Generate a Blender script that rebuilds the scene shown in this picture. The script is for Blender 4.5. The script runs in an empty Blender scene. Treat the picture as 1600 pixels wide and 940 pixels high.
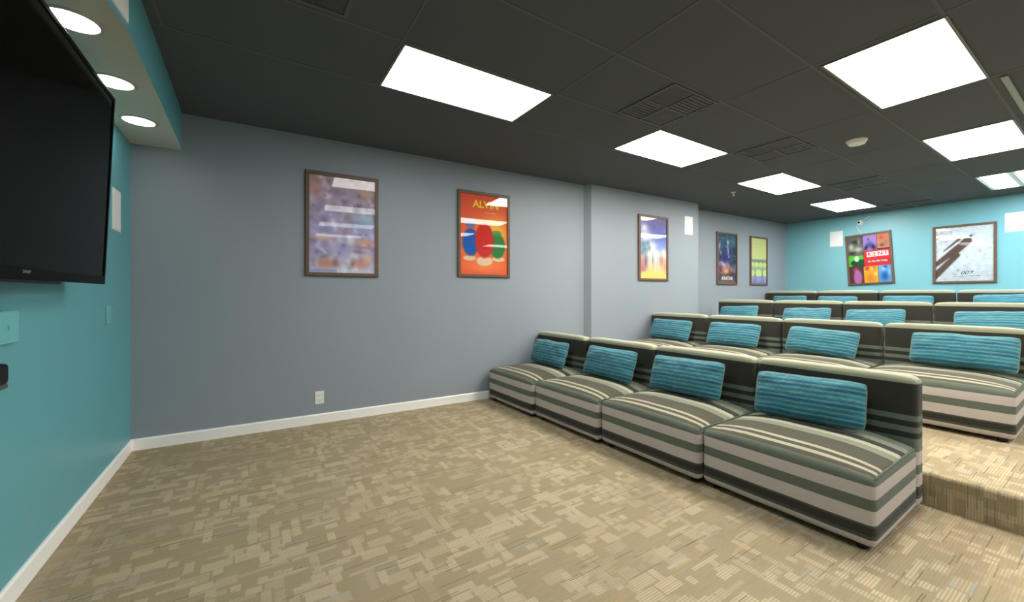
import bpy, bmesh, math, random
import numpy as np
from mathutils import Vector, Matrix, noise

S = bpy.context.scene
C = S.collection
R = math.radians

# ------------------------------------------------------------------ camera
cam = bpy.data.cameras.new('camera')
cam_o = bpy.data.objects.new('camera', cam)
C.objects.link(cam_o)
cam_o.location = (0, 0, 1.33)
cam_o.rotation_euler = (R(90), 0, R(-32.64))
cam.sensor_width = 36
cam.lens = 627.2 / 1600 * 36
cam.shift_y = -11 / 1600
cam.clip_start = 0.02
S.camera = cam_o

# ------------------------------------------------------------------ world, exposure, lamp strengths
w = bpy.data.worlds.new('world')
w.use_nodes = True
w.node_tree.nodes['Background'].inputs[0].default_value = (0.5, 0.55, 0.6, 1)
w.node_tree.nodes['Background'].inputs[1].default_value = 0.0
S.world = w
S.view_settings.view_transform = 'Standard'
S.view_settings.look = 'None'
S.view_settings.gamma = 1
S.view_settings.use_curve_mapping = False
S.view_settings.exposure = 1.22
S.cycles.use_denoising = True
S.cycles.max_bounces = 10
S.cycles.diffuse_bounces = 6
S.cycles.sample_clamp_indirect = 8

PANEL = 1.0          # scale of all ceiling panels
DOWN = 6.0           # soffit downlights
CZ = 2.937           # ceiling height


# ------------------------------------------------------------------ helpers
def lin(r, g, b):
    def f(c):
        c /= 255
        return c / 12.92 if c <= 0.04045 else ((c + 0.055) / 1.055) ** 2.4
    return (f(r), f(g), f(b), 1)


class N:
    """tiny node-tree helper"""
    def __init__(self, name):
        self.m = bpy.data.materials.new(name)
        self.m.use_nodes = True
        self.t = self.m.node_tree
        self.b = self.t.nodes['Principled BSDF']
        self.out = self.t.nodes['Material Output']

    def n(self, typ, **kw):
        x = self.t.nodes.new(typ)
        for k, v in kw.items():
            setattr(x, k, v)
        return x

    def l(self, a, b):
        self.t.links.new(a, b)

    def set(self, x, i, v):
        if hasattr(v, 'is_linked') or isinstance(v, bpy.types.NodeSocket):
            self.l(v, x.inputs[i])
        else:
            x.inputs[i].default_value = v

    def math(self, op, a, b=0.0, clamp=False):
        x = self.n('ShaderNodeMath', operation=op, use_clamp=clamp)
        self.set(x, 0, a)
        self.set(x, 1, b)
        return x.outputs[0]

    def mix(self, fac, a, b, mode='MIX'):
        x = self.n('ShaderNodeMix', data_type='RGBA', blend_type=mode)
        self.set(x, 0, fac)
        self.set(x, 6, a)
        self.set(x, 7, b)
        return x.outputs[2]

    def obj(self):
        return self.n('ShaderNodeTexCoord').outputs['Object']

    def sep(self, v):
        x = self.n('ShaderNodeSeparateXYZ')
        self.l(v, x.inputs[0])
        return x.outputs

    def comb(self, x, y, z=0.0):
        c = self.n('ShaderNodeCombineXYZ')
        self.set(c, 0, x)
        self.set(c, 1, y)
        self.set(c, 2, z)
        return c.outputs[0]

    def noise(self, vec, scale, detail=3, rough=0.5):
        x = self.n('ShaderNodeTexNoise')
        self.l(vec, x.inputs['Vector'])
        x.inputs['Scale'].default_value = scale
        x.inputs['Detail'].default_value = detail
        x.inputs['Roughness'].default_value = rough
        return x.outputs[0]

    def bump(self, h, strength, dist):
        x = self.n('ShaderNodeBump')
        self.l(h, x.inputs['Height'])
        x.inputs['Strength'].default_value = strength
        x.inputs['Distance'].default_value = dist
        self.l(x.outputs[0], self.b.inputs['Normal'])

    def base(self, v, rough=0.5, spec=0.5, metal=0.0):
        self.set(self.b, 'Base Color', v)
        self.b.inputs['Roughness'].default_value = rough
        self.b.inputs['Specular IOR Level'].default_value = spec
        self.b.inputs['Metallic'].default_value = metal
        return self

    def ramp(self, fac, stops, interp='CONSTANT'):
        x = self.n('ShaderNodeValToRGB')
        cr = x.color_ramp
        cr.interpolation = interp
        while len(cr.elements) > 1:
            cr.elements.remove(cr.elements[-1])
        cr.elements[0].position = stops[0][0]
        cr.elements[0].color = stops[0][1]
        for p, c in stops[1:]:
            e = cr.elements.new(p)
            e.color = c
        self.set(x, 0, fac)
        return x.outputs[0]


def plain(name, col, rough=0.5, spec=0.5, metal=0.0, grain=0.0, gscale=60):
    k = N(name)
    if grain:
        nz = k.noise(k.obj(), gscale, 4)
        c2 = tuple(min(1, x * (1 + grain)) for x in col[:3]) + (1,)
        c1 = tuple(x * (1 - grain) for x in col[:3]) + (1,)
        k.base(k.mix(nz, c1, c2), rough, spec, metal)
    else:
        k.base(col, rough, spec, metal)
    return k.m


def emit(name, col, strength):
    k = N(name)
    k.base((0.8, 0.8, 0.8, 1), 0.5)
    k.b.inputs['Emission Color'].default_value = col
    k.b.inputs['Emission Strength'].default_value = strength
    return k.m


def link(name, me, parent=None):
    o = bpy.data.objects.new(name, me)
    C.objects.link(o)
    if parent:
        o.parent = parent
    return o


def obj(name, bm, mat, parent=None, smooth=False, loc=None, rot=None):
    me = bpy.data.meshes.new(name)
    bmesh.ops.recalc_face_normals(bm, faces=bm.faces)
    bm.to_mesh(me)
    bm.free()
    for m in (mat if isinstance(mat, (list, tuple)) else [mat]):
        me.materials.append(m)
    if smooth:
        for p in me.polygons:
            p.use_smooth = True
    o = link(name, me, parent)
    if loc:
        o.location = loc
    if rot:
        o.rotation_euler = rot
    return o


def tag(o, label, cat=None, group=None, kind=None):
    if label:
        o['label'] = label
    if cat:
        o['category'] = cat
    if group:
        o['group'] = group
    if kind:
        o['kind'] = kind
    return o


def thing(name, label, cat, loc=(0, 0, 0), rotz=0.0, group=None):
    o = bpy.data.objects.new(name, None)
    o.empty_display_size = 0.1
    C.objects.link(o)
    o.location = loc
    o.rotation_euler = (0, 0, rotz)
    return tag(o, label, cat, group)


def struct(name, bm, mat, label=None, **kw):
    o = obj(name, bm, mat, **kw)
    o['kind'] = 'structure'
    if label:
        o['label'] = label
    return o


def box(bm, x0, x1, y0, y1, z0, z1, bevel=0.0, seg=2):
    r = bmesh.ops.create_cube(bm, size=1)
    vs = r['verts']
    for v in vs:
        v.co = ((x0 + x1) / 2 + v.co.x * (x1 - x0), (y0 + y1) / 2 + v.co.y * (y1 - y0), (z0 + z1) / 2 + v.co.z * (z1 - z0))
    if bevel:
        es = list({e for v in vs for e in v.link_edges})
        bmesh.ops.bevel(bm, geom=es, offset=bevel, segments=seg, profile=0.5, affect='EDGES')
    return vs


def bxm(*a, **k):
    bm = bmesh.new()
    box(bm, *a, **k)
    return bm


def prism(bm, pts, z0, z1):
    """closed plan polygon extruded in z"""
    a = [bm.verts.new((x, y, z0)) for x, y in pts]
    b = [bm.verts.new((x, y, z1)) for x, y in pts]
    bm.faces.new(a[::-1])
    bm.faces.new(b)
    n = len(pts)
    for i in range(n):
        bm.faces.new((a[i], a[(i + 1) % n], b[(i + 1) % n], b[i]))


def lathe(bm, prof, seg=32, axis='Z', cap=True):
    """profile [(r, h)] revolved about the axis"""
    rings = []
    for r, hh in prof:
        ring = []
        for i in range(seg):
            t = 2 * math.pi * i / seg
            x, y = r * math.cos(t), r * math.sin(t)
            co = (x, y, hh) if axis == 'Z' else ((hh, x, y) if axis == 'X' else (x, hh, y))
            ring.append(bm.verts.new(co))
        rings.append(ring)
    for a, b in zip(rings, rings[1:]):
        for i in range(seg):
            j = (i + 1) % seg
            bm.faces.new((a[i], a[j], b[j], b[i]))
    if cap:
        bm.faces.new(rings[0][::-1])
        bm.faces.new(rings[-1])


def tube(bm, pts, r, seg=8, closed=False):
    pts = [Vector(p) for p in pts]
    n = len(pts)
    rings = []
    up = None
    for i, p in enumerate(pts):
        if closed:
            d = (pts[(i + 1) % n] - pts[i - 1]).normalized()
        else:
            d = (pts[min(i + 1, n - 1)] - pts[max(i - 1, 0)]).normalized()
        if up is None:
            up = Vector((0, 0, 1)) if abs(d.z) < 0.9 else Vector((1, 0, 0))
        x = d.cross(up)
        if x.length < 1e-4:
            x = d.cross(Vector((0.3, 1, 0.2)))
        x.normalize()
        y = x.cross(d).normalized()
        up = y
        rings.append([bm.verts.new(p + r * (math.cos(2 * math.pi * k / seg) * x + math.sin(2 * math.pi * k / seg) * y)) for k in range(seg)])
    m = n if closed else n - 1
    for i in range(m):
        a, b = rings[i], rings[(i + 1) % n]
        for k in range(seg):
            j = (k + 1) % seg
            bm.faces.new((a[k], a[j], b[j], b[k]))
    if not closed:
        bm.faces.new(rings[0][::-1])
        bm.faces.new(rings[-1])


def text_mesh(body, size, mat, name, parent, loc, rot=(R(90), 0, 0), shear=0.0, sx=1.0, extrude=0.0006, bold=0.0):
    cu = bpy.data.curves.new(name + '_curve', 'FONT')
    cu.body = body
    cu.size = size
    cu.align_x = 'CENTER'
    cu.align_y = 'CENTER'
    cu.extrude = extrude
    cu.shear = shear
    cu.offset = size * bold
    t = bpy.data.objects.new('tmp_text', cu)
    C.objects.link(t)
    bpy.context.view_layer.update()
    dg = bpy.context.evaluated_depsgraph_get()
    me = bpy.data.meshes.new_from_object(t.evaluated_get(dg))
    bpy.data.objects.remove(t)
    bpy.data.curves.remove(cu)
    me.name = name
    me.materials.clear()
    me.materials.append(mat)
    for v in me.vertices:
        v.co.x *= sx
    o = link(name, me, parent)
    o.location = loc
    o.rotation_euler = rot
    return o


# ------------------------------------------------------------------ materials of the setting
def wall_paint(name, col, rough, spec=0.5):
    k = N(name)
    P = k.obj()
    a = k.noise(P, 1.3, 4)
    c1 = tuple(x * 0.96 for x in col[:3]) + (1,)
    c2 = tuple(min(1, x * 1.05) for x in col[:3]) + (1,)
    k.base(k.mix(a, c1, c2), rough, spec)
    k.bump(k.noise(P, 220, 2), 0.08, 0.002)
    return k.m


M_TEAL = wall_paint('teal_wall_paint', lin(98, 168, 178), 0.38, 0.45)
M_TEALB = wall_paint('pale_teal_end_wall', lin(128, 188, 198), 0.4, 0.4)  # lighter teal than the television wall, end wall only
M_GREY = wall_paint('grey_wall_paint', lin(146, 155, 164), 0.5, 0.4)
M_SOFFIT = wall_paint('soffit_white_paint', lin(205, 203, 190), 0.7)
M_CEIL = wall_paint('charcoal_ceiling_tile', lin(90, 93, 97), 0.85, 0.2)
M_GRID = plain('charcoal_ceiling_grid', lin(98, 100, 103), 0.7, 0.2)
M_WHITE = plain('white_trim_paint', lin(250, 249, 246), 0.35, 0.5)
M_PLASTIC = plain('white_plastic', lin(235, 234, 230), 0.4)
M_BLACK = plain('black_plastic', lin(13, 13, 14), 0.35, 0.15)
M_DARK = plain('dark_slot', lin(40, 38, 36), 0.6)


def carpet():
    k = N('patterned_carpet_tile')
    P = k.obj()
    x, y, z = k.sep(P)
    u = k.math('ADD', x, z)                       # wraps up the risers
    V = k.comb(u, y, 0.0)
    VS = k.comb(y, u, 0.0)

    def brick(vec, bw, rh, thr, off=0.5, shift=(0, 0), gap=0.006):
        mp = k.n('ShaderNodeVectorMath', operation='ADD')
        k.l(vec, mp.inputs[0])
        mp.inputs[1].default_value = (shift[0] + 40, shift[1] + 40, 0)
        b = k.n('ShaderNodeTexBrick', offset=off, offset_frequency=2, squash=0.7, squash_frequency=3)
        k.l(mp.outputs[0], b.inputs['Vector'])
        b.inputs['Color1'].default_value = (0, 0, 0, 1)
        b.inputs['Color2'].default_value = (1, 1, 1, 1)
        b.inputs['Mortar'].default_value = (0, 0, 0, 1)
        b.inputs['Scale'].default_value = 1
        b.inputs['Mortar Size'].default_value = gap
        b.inputs['Mortar Smooth'].default_value = 0
        b.inputs['Bias'].default_value = 0
        b.inputs['Brick Width'].default_value = bw
        b.inputs['Row Height'].default_value = rh
        hit = k.math('GREATER_THAN', b.outputs[0], thr)
        if gap == 0:
            return hit
        vary = k.math('ADD', 0.40, k.math('MULTIPLY', k.math('FRACT', k.math('MULTIPLY', b.outputs[0], 37.0)), 0.60))
        return k.math('MULTIPLY', hit, vary)

    p1 = brick(V, 0.135, 0.080, 0.76, 0.37)
    p2 = brick(VS, 0.15, 0.052, 0.78, 0.41, (0.3, 0.7))
    p3 = brick(V, 0.22, 0.034, 0.85, 0.63, (0.11, 0.2))
    p4 = brick(V, 0.075, 0.06, 0.80, 0.43, (0.21, 0.13))
    hole = brick(V, 0.40, 0.26, 0.66, 0.45, (0.5, 0.33))
    m = k.math('MAXIMUM', k.math('MAXIMUM', p1, p2), k.math('MAXIMUM', p3, p4))
    m = k.math('MULTIPLY', m, k.math('SUBTRACT', 1.0, k.math('MULTIPLY', hole, 0.55)))
    # ribs run along u
    rib = k.math('SINE', k.math('MULTIPLY', y, 2 * math.pi / 0.0125))
    rib = k.math('ADD', k.math('MULTIPLY', rib, 0.5), 0.5)
    speck = k.noise(V, 150, 3, 0.8)
    blotch = k.noise(V, 0.9, 3)
    fine = k.noise(k.comb(k.math('MULTIPLY', u, 9.0), k.math('MULTIPLY', y, 80.0)), 1.0, 2)
    dark = k.mix(speck, lin(124, 109, 84), lin(188, 170, 137))
    light = k.mix(k.math('POWER', rib, 1.6), lin(180, 163, 135), lin(213, 196, 165))
    dark = k.mix(k.math('MULTIPLY', rib, 0.15), dark, lin(186, 171, 142))
    c = k.mix(m, dark, light)
    c = k.mix(0.20, c, k.mix(fine, lin(122, 110, 88), lin(204, 190, 160)))
    # thin yarn streaks: orange, pale blue, dark brown
    for (bw, rh, thr, sh, col, amt) in ((0.26, 0.0060, 0.978, (0.2, 0.05), lin(190, 156, 108), 0.55),
                                         (0.16, 0.0055, 0.9935, (0.7, 0.35), lin(156, 174, 188), 0.7),
                                         (0.20, 0.0050, 0.975, (0.9, 0.6), lin(104, 92, 70), 0.6)):
        s = brick(V, bw, rh, thr, 0.37, sh, 0.0)
        c = k.mix(k.math('MULTIPLY', s, amt), c, col)
    c = k.mix(k.math('MULTIPLY', k.math('SUBTRACT', blotch, 0.35, True), 0.5), c, lin(148, 137, 110))
    k.base(c, 0.95, 0.1)
    hgt = k.math('ADD', k.math('MULTIPLY', rib, 0.6), speck)
    k.bump(hgt, 0.5, 0.004)
    return k.m


M_CARPET = carpet()

# ------------------------------------------------------------------ room shell
XL, XR, YF = -0.888, 10.30, -4.20
# grey long wall, in plan (pillar in the middle, recess beyond)
GW = [(XL, 4.606), (4.09, 4.425), (4.15, 4.325), (6.64, 4.225), (6.66, 4.530), (XR, 4.380)]


def gwv(u):
    for (a, b), (c, d) in zip(GW, GW[1:]):
        if a <= u <= c:
            return b + (d - b) * (u - a) / (c - a)


bm = bmesh.new()
box(bm, XL - 0.2, XR + 0.2, YF - 0.2, 4.85, -0.12, 0.0)
struct('floor', bm, M_CARPET, 'beige patterned carpet floor in front of the seating')
TIERS = [(3.558, 0.21), (5.72, 0.40), (7.56, 0.57)]
for (ux, tz), nxt in zip(TIERS, (0, 1, 2)):
    bm = bmesh.new()
    x1 = XR + 0.05
    # step nosing slightly rounded
    prof = [(ux, 0.0), (ux, tz - 0.018), (ux + 0.006, tz - 0.006), (ux + 0.018, tz), (x1, tz), (x1, 0.0)]
    a = [bm.verts.new((px, YF - 0.05, pz)) for px, pz in prof]
    b = [bm.verts.new((px, 4.7, pz)) for px, pz in prof]
    bm.faces.new(a)
    bm.faces.new(b[::-1])
    for i in range(6):
        j = (i + 1) % 6
        bm.faces.new((a[i], b[i], b[j], a[j]))
    struct('carpeted_tier', bm, M_CARPET,
           ('lowest carpeted platform step behind the front row', 'middle carpeted platform step behind the second row', 'top carpeted platform step under the last row')[nxt])

bm = bmesh.new()
box(bm, XL - 0.15, XL, YF - 0.15, 4.85, 0, CZ + 0.1)
struct('wall_left', bm, M_TEAL, 'teal wall behind the television')
for pts, lab in (([GW[0], GW[1], (4.09, 4.85), (XL, 4.85)], 'long blue-grey wall beside the open floor with two posters'),
                 ([(4.09, 4.425), GW[2], GW[3], (6.66, 4.85), (4.09, 4.85)], 'grey pillar section of the long wall, stepping forward'),
                 ([GW[4], GW[5], (XR, 4.85), (6.66, 4.85)], 'recessed grey wall section at the far corner with two posters')):
    bm = bmesh.new()
    prism(bm, pts, 0, CZ + 0.1)
    struct('wall_back', bm, M_GREY, lab)
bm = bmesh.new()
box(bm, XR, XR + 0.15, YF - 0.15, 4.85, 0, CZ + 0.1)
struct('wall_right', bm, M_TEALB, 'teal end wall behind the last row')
bm = bmesh.new()
box(bm, XL - 0.15, XR + 0.15, YF - 0.15, YF, 0, CZ + 0.1)
struct('wall_front', bm, M_GREY)

ceil = struct('ceiling', bxm(XL - 0.15, XR + 0.15, YF - 0.15, 4.85, CZ, CZ + 0.1), M_CEIL, 'dark charcoal panelled ceiling')
VG = [-1.31 + 0.6385 * i for i in range(-4, 8)]
UG = [-0.47, 0.79, 2.05, 3.315, 4.575, 5.84, 7.10, 8.36, 9.62]
bm = bmesh.new()
for v in VG:
    if v < 4.1:
        box(bm, XL, XR, v - 0.010, v + 0.010, CZ - 0.003, CZ + 0.002)
for u in UG:
    box(bm, u - 0.007, u + 0.007, YF, 3.16, CZ - 0.0025, CZ + 0.002)
obj('ceiling_grid', bm, M_GRID, ceil)

# soffit over the television
ZS = 2.608
SOFP = [(-0.545, 4.62), (-0.530, 3.6), (-0.520, 2.66), (-0.545, 2.42), (-0.560, YF - 0.05)]
bm = bmesh.new()
prism(bm, SOFP + [(XL - 0.05, YF - 0.05), (XL - 0.05, 4.62)], ZS, CZ + 0.02)
bm.normal_update()
for f in bm.faces:
    if f.normal.z < -0.5:
        f.material_index = 1
bm.faces.ensure_lookup_table()
me_faces = bm
sof = struct('soffit', bm, [M_TEAL, M_SOFFIT], 'teal soffit box with pale underside above the television')
for p in sof.data.polygons:
    p.material_index = 1 if abs(p.normal.z) > 0.5 else 0


# baseboards
def base_strip(pts, name, d=0.014, hgt=0.098):
    """pts: plan polyline along the wall, offset side given by d sign"""
    bm = bmesh.new()
    for (a, b) in zip(pts, pts[1:]):
        A, B = Vector(a), Vector(b)
        t = (B - A).normalized()
        n = Vector((t.y, -t.x)) * d
        a2, b2 = A + n, B + n
        prof = [(0, 0), (1, 0), (1, hgt - 0.012), (0.55, hgt), (0, hgt)]
        r0 = [bm.verts.new((A.x + n.x * q, A.y + n.y * q, z)) for q, z in prof]
        r1 = [bm.verts.new((B.x + n.x * q, B.y + n.y * q, z)) for q, z in prof]
        bm.faces.new(r0)
        bm.faces.new(r1[::-1])
        for i in range(5):
            j = (i + 1) % 5
            bm.faces.new((r0[i], r1[i], r1[j], r0[j]))
    return struct(name, bm, M_WHITE)


base_strip([GW[0], (3.54, gwv(3.54))], 'baseboard_back')
base_strip([(XL, YF), (XL, 4.606)], 'baseboard_left')

# ------------------------------------------------------------------ ceiling lights
M_LF = plain('fixture_frame_enamel', lin(120, 116, 108), 0.45)
M_LFW = plain('fixture_frame_white_enamel', lin(225, 230, 232), 0.4)
NEU, NEW, WRM, DAY = (1.0, 0.985, 0.955, 1), (1.0, 0.975, 0.89, 1), (1.0, 0.94, 0.80, 1), (0.74, 0.93, 1.0, 1)


def troffer(u, v, col, power, label, split=False):
    mat = emit('lit_diffuser', col, power * PANEL)
    t = thing('ceiling_light', label, 'ceiling light', (u + 0.595, v + 0.2925, CZ), 0, 'recessed panel lights in the dark ceiling')
    hx, hy = 0.595, 0.2925
    bm = bmesh.new()
    fw = 0.016
    box(bm, -hx - fw, hx + fw, hy, hy + fw, -0.007, 0.001)
    box(bm, -hx - fw, hx + fw, -hy - fw, -hy, -0.007, 0.001)
    box(bm, -hx - fw, -hx, -hy, hy, -0.007, 0.001)
    box(bm, hx, hx + fw, -hy, hy, -0.007, 0.001)
    if split:
        box(bm, -hx, hx, -0.02, 0.02, -0.009, 0.001)
    obj('frame', bm, M_LFW if split else M_LF, t)
    if split:
        obj('diffuser', bxm(-hx + 0.03, hx - 0.03, 0.045, hy - 0.025, -0.006, 0.001), mat, t)
        obj('diffuser', bxm(-hx + 0.03, hx - 0.03, -hy + 0.025, -0.045, -0.006, 0.001), mat, t)
        bm = bmesh.new()
        box(bm, -hx, hx, -hy, hy, -0.003, 0.0015)
        obj('backing_tray', bm, M_LFW, t)
    else:
        obj('diffuser', bxm(-hx, hx, -hy, hy, -0.0055, 0.001), mat, t)
    return t


for u, v, mat, pw, lab, sp in (
        (0.818, 2.551, NEU, 5.2, 'large bright white ceiling panel light left of centre, nearest the grey wall posters', False),
        (3.345, 2.530, NEW, 14.0, 'white ceiling panel light in the middle, above the second row by the pillar', False),
        (5.905, 2.555, NEW, 13.0, 'smaller-looking white ceiling panel light beyond the pillar, left of a dark vent', False),
        (8.385, 2.590, NEU, 10.0, 'farthest white ceiling panel light, just in front of the teal end wall', False),
        (0.830, 0.600, NEU, 3.5, 'white ceiling panel light above the open floor, beyond the top edge of the photo', False),
        (3.375, 0.610, WRM, 10.0, 'largest warm white ceiling panel light at the upper right', False),
        (5.880, 0.630, WRM, 11.0, 'warm white ceiling panel light at the right edge, behind the smoke detector', False),
        (8.385, 0.620, DAY, 15.0, 'bluish split-pane ceiling light at the far right above the teal wall', True)):
    troffer(u, v, mat, pw, lab, sp)

HID = 'white ceiling panel light behind the camera, outside the photo, mirrored in the poster glass'
for v in (-1.32, -3.24):
    for u in (0.83, 3.36, 5.89, 8.40):
        troffer(u, v, NEU, 3.0 if u < 1 else 7.5, HID)

# downlights in the soffit
M_DL = emit('downlight_lens', (1.0, 0.97, 0.90, 1), DOWN)
M_DT = plain('downlight_trim_enamel', lin(190, 184, 166), 0.4)
for u, v, lab in ((-0.722, 3.985, 'round soffit downlight nearest the grey wall, fully visible beside the television corner'),
                  (-0.720, 3.335, 'middle round soffit downlight partly behind the television top edge'),
                  (-0.718, 2.690, 'round soffit downlight nearest the camera, cut by the television top edge')):
    t = thing('downlight', lab, 'downlight', (u, v, ZS), 0, 'round downlights in the soffit')
    bm = bmesh.new()
    lathe(bm, [(0.091, -0.004), (0.096, -0.0075), (0.108, -0.004), (0.112, 0.0), (0.092, 0.0005), (0.091, -0.004)], 40, cap=False)
    obj('trim_ring', bm, M_DT, t, smooth=True)
    bm = bmesh.new()
    lathe(bm, [(0.0912, -0.003), (0.0912, 0.0005)], 40)
    obj('lens', bm, M_DL, t)

# ceiling vents: 2x2 louvred cells
M_VENT = plain('black_vent_metal', lin(76, 78, 80), 0.6)
M_VENT2 = plain('charcoal_vent_metal', lin(88, 90, 92), 0.6)
for u0, v0, lab in ((2.68, 1.885, 'dark louvred ceiling vent between the first two white panel lights'),
                    (4.595, 1.885, 'dark louvred ceiling vent left of the smoke detector'),
                    (7.12, 1.885, 'dark louvred ceiling vent behind the third white panel light'),
                    (9.64, 1.885, 'farthest dark louvred ceiling vent by the teal end wall'),
                    (-0.14, 1.885, 'dark louvred ceiling vent at the top edge, left of the nearest light')):
    t = thing('ceiling_vent', lab, 'vent', (u0 + 0.30, v0 + 0.305, CZ), 0, 'dark louvred vents in the ceiling')
    a = 0.29
    bm = bmesh.new()
    box(bm, -a, a, a - 0.02, a, -0.010, 0.001)
    box(bm, -a, a, -a, -a + 0.02, -0.010, 0.001)
    box(bm, -a, -a + 0.02, -a + 0.02, a - 0.02, -0.010, 0.001)
    box(bm, a - 0.02, a, -a + 0.02, a - 0.02, -0.010, 0.001)
    box(bm, -0.01, 0.01, -a + 0.02, a - 0.02, -0.010, 0.001)
    box(bm, -a + 0.02, -0.01, -0.01, 0.01, -0.010, 0.001)
    box(bm, 0.01, a - 0.02, -0.01, 0.01, -0.010, 0.001)
    obj('frame', bm, M_VENT2, t)
    for qi, (sx, sy) in enumerate(((-1, -1), (1, 1), (-1, 1), (1, -1))):
        bm = bmesh.new()
        cx, cy = sx * 0.14, sy * 0.14
        for i in range(7):
            o_ = -0.105 + i * 0.035
            vs = box(bm, cx - 0.129, cx + 0.129, cy + o_ - 0.012, cy + o_ + 0.012, -0.0055, -0.003) if qi > 1 else \
                box(bm, cx + o_ - 0.012, cx + o_ + 0.012, cy - 0.129, cy + 0.129, -0.0055, -0.003)
            ang = R(14)
            piv = Vector((cx, cy + o_, -0.004)) if qi > 1 else Vector((cx + o_, cy, -0.004))
            bmesh.ops.rotate(bm, verts=vs, cent=piv, matrix=Matrix.Rotation(ang, 3, 'X' if qi > 1 else 'Y'))
        box(bm, cx - 0.13, cx + 0.13, cy - 0.13, cy + 0.13, -0.0015, 0.001)
        obj('louvre', bm, M_VENT if qi < 2 else M_VENT2, t)

# smoke detector
t = thing('smoke_detector', 'round white smoke detector on the dark ceiling', 'smoke detector', (5.30, 1.59, CZ))
bm = bmesh.new()
lathe(bm, [(0.088, 0.0), (0.088, -0.012), (0.084, -0.016)], 40)
obj('base_plate', bm, M_PLASTIC, t, smooth=False)
bm = bmesh.new()
lathe(bm, [(0.078, -0.0165), (0.076, -0.034), (0.066, -0.045), (0.045, -0.050), (0.0, -0.051)], 40, cap=False)
obj('cover', bm, M_PLASTIC, t, smooth=True)
bm = bmesh.new()
lathe(bm, [(0.010, -0.0500), (0.010, -0.0535)], 16)
obj('test_button', bm, M_DT, t)

# sprinkler head
t = thing('sprinkler_head', 'small pale sprinkler head on the ceiling near the pillar', 'sprinkler', (6.364, 3.452, CZ))
bm = bmesh.new()
lathe(bm, [(0.038, 0.0), (0.038, -0.004), (0.02, -0.010), (0.012, -0.012), (0.012, -0.03)], 20)
obj('escutcheon', bm, M_DT, t)
bm = bmesh.new()
for s in (-1, 1):
    tube(bm, [(s * 0.010, 0, -0.028), (s * 0.016, 0, -0.04), (s * 0.004, 0, -0.054)], 0.003, 6)
lathe(bm, [(0.02, -0.054), (0.02, -0.057)], 20)
obj('deflector', bm, M_DT, t)

# pale raceway on the ceiling at the far right
bm = bmesh.new()
box(bm, 4.64, 7.6, 0.515, 0.552, CZ - 0.016, CZ - 0.0032, bevel=0.003)
tag(obj('cable_raceway', bm, plain('raceway_grey', lin(150, 155, 145), 0.5)), 'narrow pale raceway strip on the ceiling at the right edge', 'raceway')

# ------------------------------------------------------------------ in-wall speakers, plates, outlet
M_GRILLE = None


def grille_mat():
    k = N('white_speaker_grille')
    P = k.obj()
    v = k.n('ShaderNodeTexVoronoi', feature='F1')
    k.l(P, v.inputs['Vector'])
    v.inputs['Scale'].default_value = 260
    v.inputs['Randomness'].default_value = 0.0
    d = k.math('LESS_THAN', v.outputs[0], 0.24)
    k.base(k.mix(d, lin(240, 240, 238), lin(190, 190, 190)), 0.5)
    return k.m


M_GRILLE = grille_mat()


def wall_speaker(loc, rotz, w_, h_, label):
    t = thing('wall_speaker', label, 'speaker', loc, rotz, 'white in-wall speakers')
    bm = bmesh.new()
    f = 0.012
    box(bm, -w_ / 2, w_ / 2, -0.006, 0.0, h_ - f, h_)
    box(bm, -w_ / 2, w_ / 2, -0.006, 0.0, 0, f)
    box(bm, -w_ / 2, -w_ / 2 + f, -0.006, 0.0, f, h_ - f)
    box(bm, w_ / 2 - f, w_ / 2, -0.006, 0.0, f, h_ - f)
    obj('frame', bm, M_PLASTIC, t)
    obj('grille', bxm(-w_ / 2 + f, w_ / 2 - f, -0.0085, 0.0, f, h_ - f, bevel=0.002), M_GRILLE, t)
    return t


AG = math.atan2(GW[1][1] - GW[0][1], GW[1][0] - GW[0][0])
AP = math.atan2(GW[3][1] - GW[2][1], GW[3][0] - GW[2][0])
AR = math.atan2(GW[5][1] - GW[4][1], GW[5][0] - GW[4][0])
wall_speaker((XL, 4.187, 1.808), R(90), 0.20, 0.312, 'white in-wall speaker half hidden behind the television corner')
wall_speaker((6.368, gwv(6.368), 2.36), AP, 0.225, 0.32, 'white in-wall speaker on the grey pillar')
wall_speaker((XR, 3.430, 2.325), R(-90), 0.222, 0.32, 'white in-wall speaker on the teal end wall, left of the collage poster')
wall_speaker((XR, 1.060, 2.335), R(-90), 0.235, 0.31, 'white in-wall speaker at the right edge of the teal end wall')
sa = math.atan2(2.66 - 2.42, -0.520 + 0.545)
wall_speaker((-0.5328, 2.537, 2.640), sa, 0.215, 0.21, 'white speaker panel on the teal soffit face, cut by the top edge')

M_TEALP = plain('teal_painted_plate', lin(112, 190, 196), 0.25)


def plate(loc, rotz, w_, h_, d_, label, name, mat):
    t = thing(name, label, 'wall plate', loc, rotz)
    obj('cover_plate', bxm(-w_ / 2, w_ / 2, -d_, 0.0, 0, h_, bevel=0.003), mat, t)
    bm = bmesh.new()
    for z in (0.18 * h_, 0.82 * h_):
        lathe(bm, [(0.0035, -d_ - 0.001), (0.0035, -d_ + 0.001)], 10, axis='Y')
        for v in bm.verts[-20:] if False else []:
            pass
    bm.free()
    for z in (0.16 * h_, 0.84 * h_):
        bm = bmesh.new()
        lathe(bm, [(0.0035, -d_ - 0.0012), (0.0035, -d_ + 0.001)], 10, axis='Y')
        obj('screw', bm, mat, t, loc=(0, 0, z))
    return t


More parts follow.
